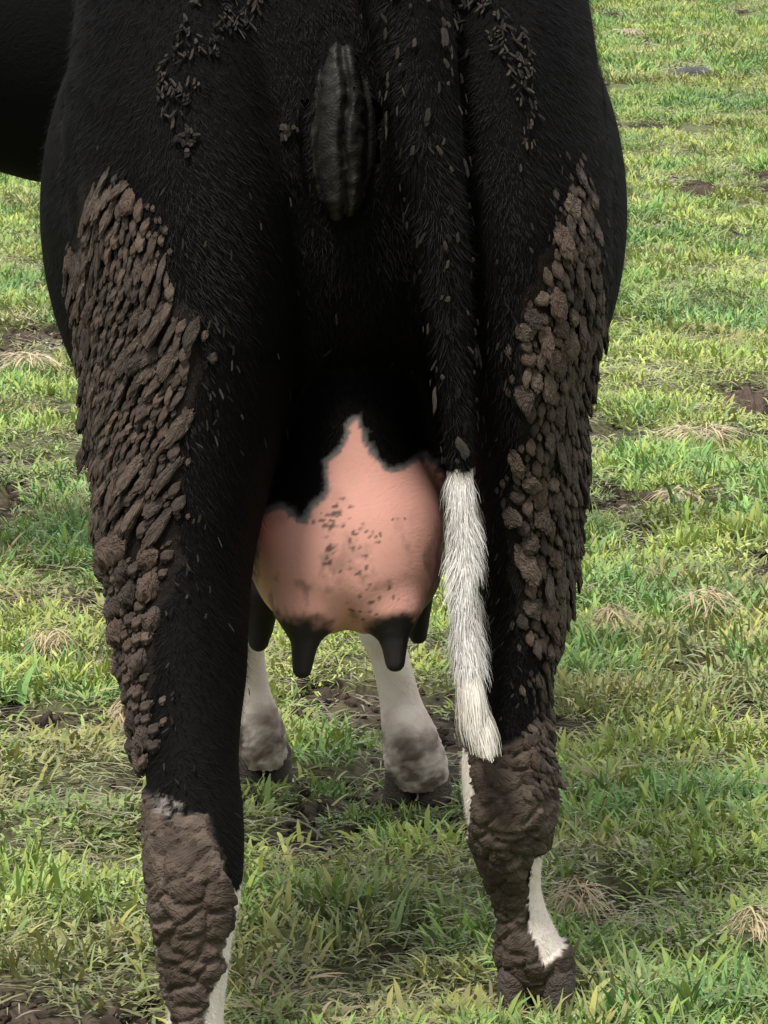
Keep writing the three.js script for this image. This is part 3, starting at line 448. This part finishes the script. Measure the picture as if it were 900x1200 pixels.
// ------------------------------------------------------------------ grass
const TAN = [.56, .445, .27];
function tuft(n, rad, lo, hi, wid, lean, strawShare, flat) { // one clump of blades, colours relative to the clump
  const pos = [], col = [], idx = [], nor = [];
  for (let b = 0; b < n; b++) {
    const a = rnd() * 6.283, r = rad * Math.sqrt(rnd()), x = Math.cos(a) * r, z = Math.sin(a) * r, L = rr(lo, hi), d = a + gauss() * .9, le = flat ? rr(.8, 1.3) : lean * rr(.3, 1.4), w = wid * rr(.6, 1.3) * .5, straw = rnd() < strawShare, cu = rr(.4, 1.3), s0 = pos.length / 3, tw = rnd() * 6.28;
    const k = rr(.7, 1.3), c = straw ? [1.22 * k, 1.03 * k, 1.25 * k] : [k * rr(.85, 1.2), k, k * rr(.7, 1.2)], sx = -Math.sin(d) * .8 + Math.cos(tw) * .35, sz = Math.cos(d) * .8 + Math.sin(tw) * .35;
    const y0 = flat ? rr(.004, .02) : 0; const N = 3;
    for (let j = 0; j <= N; j++) {
      const t = j / N, ang = flat ? (.25 - t * .35) * le : 1.5 - le * (.35 + cu * t * .8), px = x + Math.cos(d) * L * t * Math.cos(Math.max(-.3, ang)), pz = z + Math.sin(d) * L * t * Math.cos(Math.max(-.3, ang)), py = y0 + L * t * Math.sin(ang) * (flat ? .6 : 1), ww = w * (j === N ? .12 : 1 - .35 * t);
      pos.push(px - sx * ww, Math.max(0, py), pz - sz * ww, px + sx * ww, Math.max(0, py), pz + sz * ww);
      const e = c; col.push(...e, ...e);
      if (j) { const q = s0 + (j - 1) * 2; idx.push(q, q + 1, q + 2, q + 2, q + 1, q + 3); }
    }
  }
  const g = new THREE.BufferGeometry(); g.setAttribute('position', new THREE.Float32BufferAttribute(pos, 3)); g.setAttribute('color', new THREE.Float32BufferAttribute(col, 3)); g.setIndex(idx); g.computeVertexNormals(); return g;
}
const bladeMat = new THREE.MeshPhysicalMaterial({ color: 0xffffff, vertexColors: true, roughness: .75, transmission: .28, thickness: 0, side: THREE.DoubleSide });
{
  const kinds = [
    tuft(40, .055, .018, .042, .0056, 1.1, .04), tuft(40, .06, .018, .045, .0062, 1.35, .08), tuft(34, .05, .012, .034, .0054, 1.5, .14), tuft(30, .05, .03, .06, .0056, .9, .03),
    tuft(30, .07, .025, .06, .0036, 1, .4, true), tuft(34, .06, .016, .04, .0070, 1.3, .05)];
  const lists = kinds.map(() => []), grass = new THREE.Group();
  const legClear = [[RH[0], -.02, .055], [LH[0], .38, .055], [RF[0], RF[1] - .03, .05], [LF[0], LF[1] - .03, .05]];
  const zones = [[1.4, -1.5, 800, 1], [-1.5, -5, 700, 1], [-5, -11, 460, 1.1], [-11, -24, 240, 1.3], [-24, -52, 95, 1.9], [-52, -90, 12, 4]];
  for (const [z0, z1, dens, sc] of zones) {
    const D0 = EYE.z - z0, D1 = EYE.z - z1, hw = D => .0834 * D + Math.min(1.2 + D * .06, 4), area = (z0 - z1) * (hw(D0) + hw(D1)), n = Math.round(area * dens);
    for (let i = 0; i < n; i++) {
      const z = mix(z0, z1, rnd()), x = rr(-1, 1) * hw(EYE.z - z), b = bare(x, z), f = fbm(x * 3.2, z * 2.6, 12, 3), f2 = fbm(x * 1.1 + 30, z * .9, 15, 3), dry = fbm(x * 4 + 11, z * 3.4, 18, 3);
      if (rnd() < b * 1.05) { if (!(rnd() < .05)) continue; }
      if (legClear.some(([hx, hz, r]) => Math.hypot(x - hx, z - hz) < r)) continue;
      let k = rnd() < .1 ? 4 : f > .6 ? (rnd() < .7 ? 3 : 0) : f < .42 ? (rnd() < .45 ? 2 : rnd() < .5 ? 4 : 1) : [0, 1, 5, 0][Math.floor(rnd() * 4)];
      if (b > .2) k = rnd() < .6 ? 4 : 2;
      const s = sc * rr(.7, 1.25) * (.75 + f * .55);
      // own colour of the plants: lime, green, olive or dried
      let c = f2 > .52 ? [.355, .45, .115] : f2 > .42 ? [.29, .405, .10] : [.22, .34, .082];
      if (k === 3) c = [c[0] * .62, c[1] * .82, c[2] * .85];
      if (dry > .62) c = [mix(c[0], .32, .6), mix(c[1], .30, .6), mix(c[2], .13, .6)];
      if (k === 4) c = rnd() < .5 ? [.26, .24, .115] : [.25, .30, .10];
      const v = rr(.65, 1.25); lists[k].push([x, ground(x, z) - .003, z, s, c.map(q => q * v)]);
    }
  }
  for (const [hx, hz] of [RH, LH, RF, LF]) for (let i = 0; i < 26; i++) { const a = rr(-.4, 3.54), r = rr(.07, .12), x = hx + Math.cos(a) * r, z = hz - .02 + Math.sin(a) * r; lists[[0, 1, 2, 3][i % 4]].push([x, ground(x, z) - .003, z, rr(.55, .95), [.2 * rr(.8, 1.2), .31 * rr(.8, 1.2), .075]]); }
  const e = new THREE.Euler(), qt = new THREE.Quaternion(), sc = V();
  kinds.forEach((g, k) => { const im = new THREE.InstancedMesh(g, bladeMat, lists[k].length); lists[k].forEach(([x, y, z, s, c], i) => { e.set(gauss() * .12, rnd() * 6.283, gauss() * .12); M4.compose(pp.set(x, y, z), qt.setFromEuler(e), sc.set(s, s * rr(.8, 1.15), s)); im.setMatrixAt(i, M4); im.setColorAt(i, colr.setRGB(...c)); }); part(grass, im, k === 4 ? 'thatch' : 'blades', 'stuff'); });
  console.log('grass', lists.map(l => l.length).join(' '));
  top(grass, 'grass', 'short green pasture grass covering the field', 'grass', null, 'stuff');
}
// crumbs of earth lying on the bare places
{
  const g = clodGeometry(77, 1), items = [], q = new THREE.Quaternion(), e = new THREE.Euler(), sc = V();
  for (const [cx, cz, rx, rz] of soil) { const n = Math.min(160, 40 + Math.round(rx * rz * 2500)), big = clamp((EYE.z - cz) / 6, 1, 3); for (let i = 0; i < n; i++) { const x = cx + gauss() * rx * .6, z = cz + gauss() * rz * .6; if (bare(x, z) < .3) continue; if (hoofSpots.some(([hx, hz]) => Math.hypot(x - hx, z - hz) < .07)) continue; const s = Math.abs(gauss()) * .009 * big + .006; items.push([x, ground(x, z) + s * .15, z, s]); } }
  for (let i = 0; i < 60000; i++) { const z = mix(1.5, -9, rnd()), x = rr(-1, 1) * (.0834 * (EYE.z - z) + .8); if (rnd() > bare(x, z) * 1.3 - .35) continue; if (hoofSpots.some(([hx, hz]) => Math.hypot(x - hx, z - hz) < .07)) continue; const s = Math.abs(gauss()) * .007 + .004; items.push([x, ground(x, z) + s * .15, z, s]); }
  const im = new THREE.InstancedMesh(g, new THREE.MeshStandardMaterial({ color: 0xffffff, vertexColors: true, roughness: .95 }), items.length);
  items.forEach(([x, y, z, s], i) => { e.set(rnd() * 6, rnd() * 6, rnd() * 6); im.setMatrixAt(i, M4.compose(pp.set(x, y, z), q.setFromEuler(e), sc.set(s * rr(1, 1.8), s * rr(.7, 1.2), s * rr(1, 1.8)))); const v = rr(.5, 1.15); im.setColorAt(i, colr.setRGB(.062 * v, .042 * v, .028 * v)); });
  top(im, 'earth_crumbs', 'crumbs of dark earth on the bare patches of the field', 'earth', null, 'stuff');
}
// dried tufts, heaps of earth and one stone, each where it lies
{
  const mat = new THREE.MeshPhysicalMaterial({ color: 0xffffff, vertexColors: true, roughness: .85, transmission: .25, thickness: 0, side: THREE.DoubleSide });
  const spots = [[822, 522, 75, 'wide pale dried grass tuft on the right, beside bare earth'], [828, 724, 58, 'pale dried grass tuft right of the tail tip, farthest right'], [718, 762, 44, 'small dried grass tuft just right of the muddy thigh'], [60, 768, 45, 'pale dried grass tuft left of the muddy left leg'], [676, 1078, 62, 'dried straw wisp lying against the right hind shin'], [885, 1120, 50, 'dried grass tuft at the lower right edge'], [145, 850, 26, 'small cream dried tuft touching the left leg below the mud clods'], [30, 440, 60, 'dried grass tuft left of the cow below the black belly'], [790, 590, 46, 'low dried grass tuft below the wide pale tuft'], [735, 40, 36, 'far dried grass tuft near the top edge']];
  for (const [px, py, w, label] of spots) {
    const [x, z] = G(px, py), m = w * (EYE.z - z) / FOCAL, g = tuft(150, m * .42, m * .3, m * .75, Math.max(.0022, .0011 * (EYE.z - z) / 5.4 * 2), 1, 0, true), p = g.attributes.position, c = g.attributes.color;
    for (let i = 0; i < p.count; i++) { p.setY(i, p.getY(i) * 1.8 + .03 * Math.max(0, 1 - Math.hypot(p.getX(i), p.getZ(i)) / m) + .012); }
    for (let i = 0; i < c.count; i += 8) { const v = rr(.55, 1.1); for (let j = 0; j < 8; j++) c.setXYZ(i + j, TAN[0] * v, TAN[1] * v, TAN[2] * v); }
    g.computeVertexNormals(); const o = new THREE.Mesh(g, mat); o.position.set(x, ground(x, z), z); top(o, 'dried_grass_tuft', label, 'dry grass', 'tufts of dried grass in the pasture');
  }
  const earthMat = new THREE.MeshStandardMaterial({ color: new THREE.Color(.082, .055, .038), roughness: .95, bumpMap: lumpGrain, bumpScale: .02 });
  for (const [px, py, w, h, label] of [[822, 226, 64, .075, 'dark heap of crumbled earth in the grass, upper right'], [899, 214, 64, .085, 'dark heap of crumbled earth cut by the right edge'], [872, 462, 90, .06, 'broad low heap of dark earth beside the wide dried tuft']]) {
    const [x, z] = G(px, py), r = w * .5 * (EYE.z - z) / FOCAL, n = 40, pos = [], idx = [], uv = [];
    for (let j = 0; j <= n; j++) for (let i = 0; i <= n; i++) { const u = i / n * 2 - 1, v = j / n * 2 - 1, q = Math.hypot(u, v), wob = fbm(u * 2.2 + px, v * 2.2, 3), X = u * r, Z = v * r * 1.7, lump = cells(u * 4 + px, v * 4, .5)[0]; pos.push(X, q > .98 ? -.03 : h * (sstep(1, .35, q + (wob - .5) * .8) * (.5 + wob * .6) + .35 * sstep(0, .5, lump) * sstep(1, .5, q)) - .015, Z); uv.push(X * 3, Z * 3); }
    for (let j = 0; j < n; j++) for (let i = 0; i < n; i++) { const a = j * (n + 1) + i; idx.push(a, a + n + 1, a + 1, a + 1, a + n + 1, a + n + 2); }
    const g = new THREE.BufferGeometry(); g.setAttribute('position', new THREE.Float32BufferAttribute(pos, 3)); g.setAttribute('uv', new THREE.Float32BufferAttribute(uv, 2)); g.setIndex(idx); g.computeVertexNormals();
    const o = new THREE.Mesh(g, earthMat); o.position.set(x, ground(x, z), z); top(o, 'earth_heap', label, 'earth', 'heaps of crumbled earth');
  }
  { const [x, z] = G(811, 92), r = 26 * (EYE.z - z) / FOCAL, g = new THREE.SphereGeometry(1, 28, 18), p = g.attributes.position;
    for (let i = 0; i < p.count; i++) { const a = p.getX(i), b = p.getY(i), c = p.getZ(i), n = fbm(a * 1.6 + 4, b * 1.6, c * 1.6 + 9, 3) - .5, k = 1 + n * .5; p.setXYZ(i, a * r * k, (Math.max(-.3, b) * .055 + (a > 0 ? .012 * a : 0)) * k, c * r * .55 * k); }
    g.computeVertexNormals(); const o = new THREE.Mesh(g, new THREE.MeshStandardMaterial({ color: new THREE.Color(.07, .072, .072), roughness: .85, bumpMap: lumpGrain, bumpScale: .02 })); o.position.set(x, ground(x, z) + .045, z); o.rotation.y = -.2; top(o, 'flat_stone', 'flat dark grey stone lying in the far grass, upper right', 'stone'); }
}
renderer.render(scene, camera);
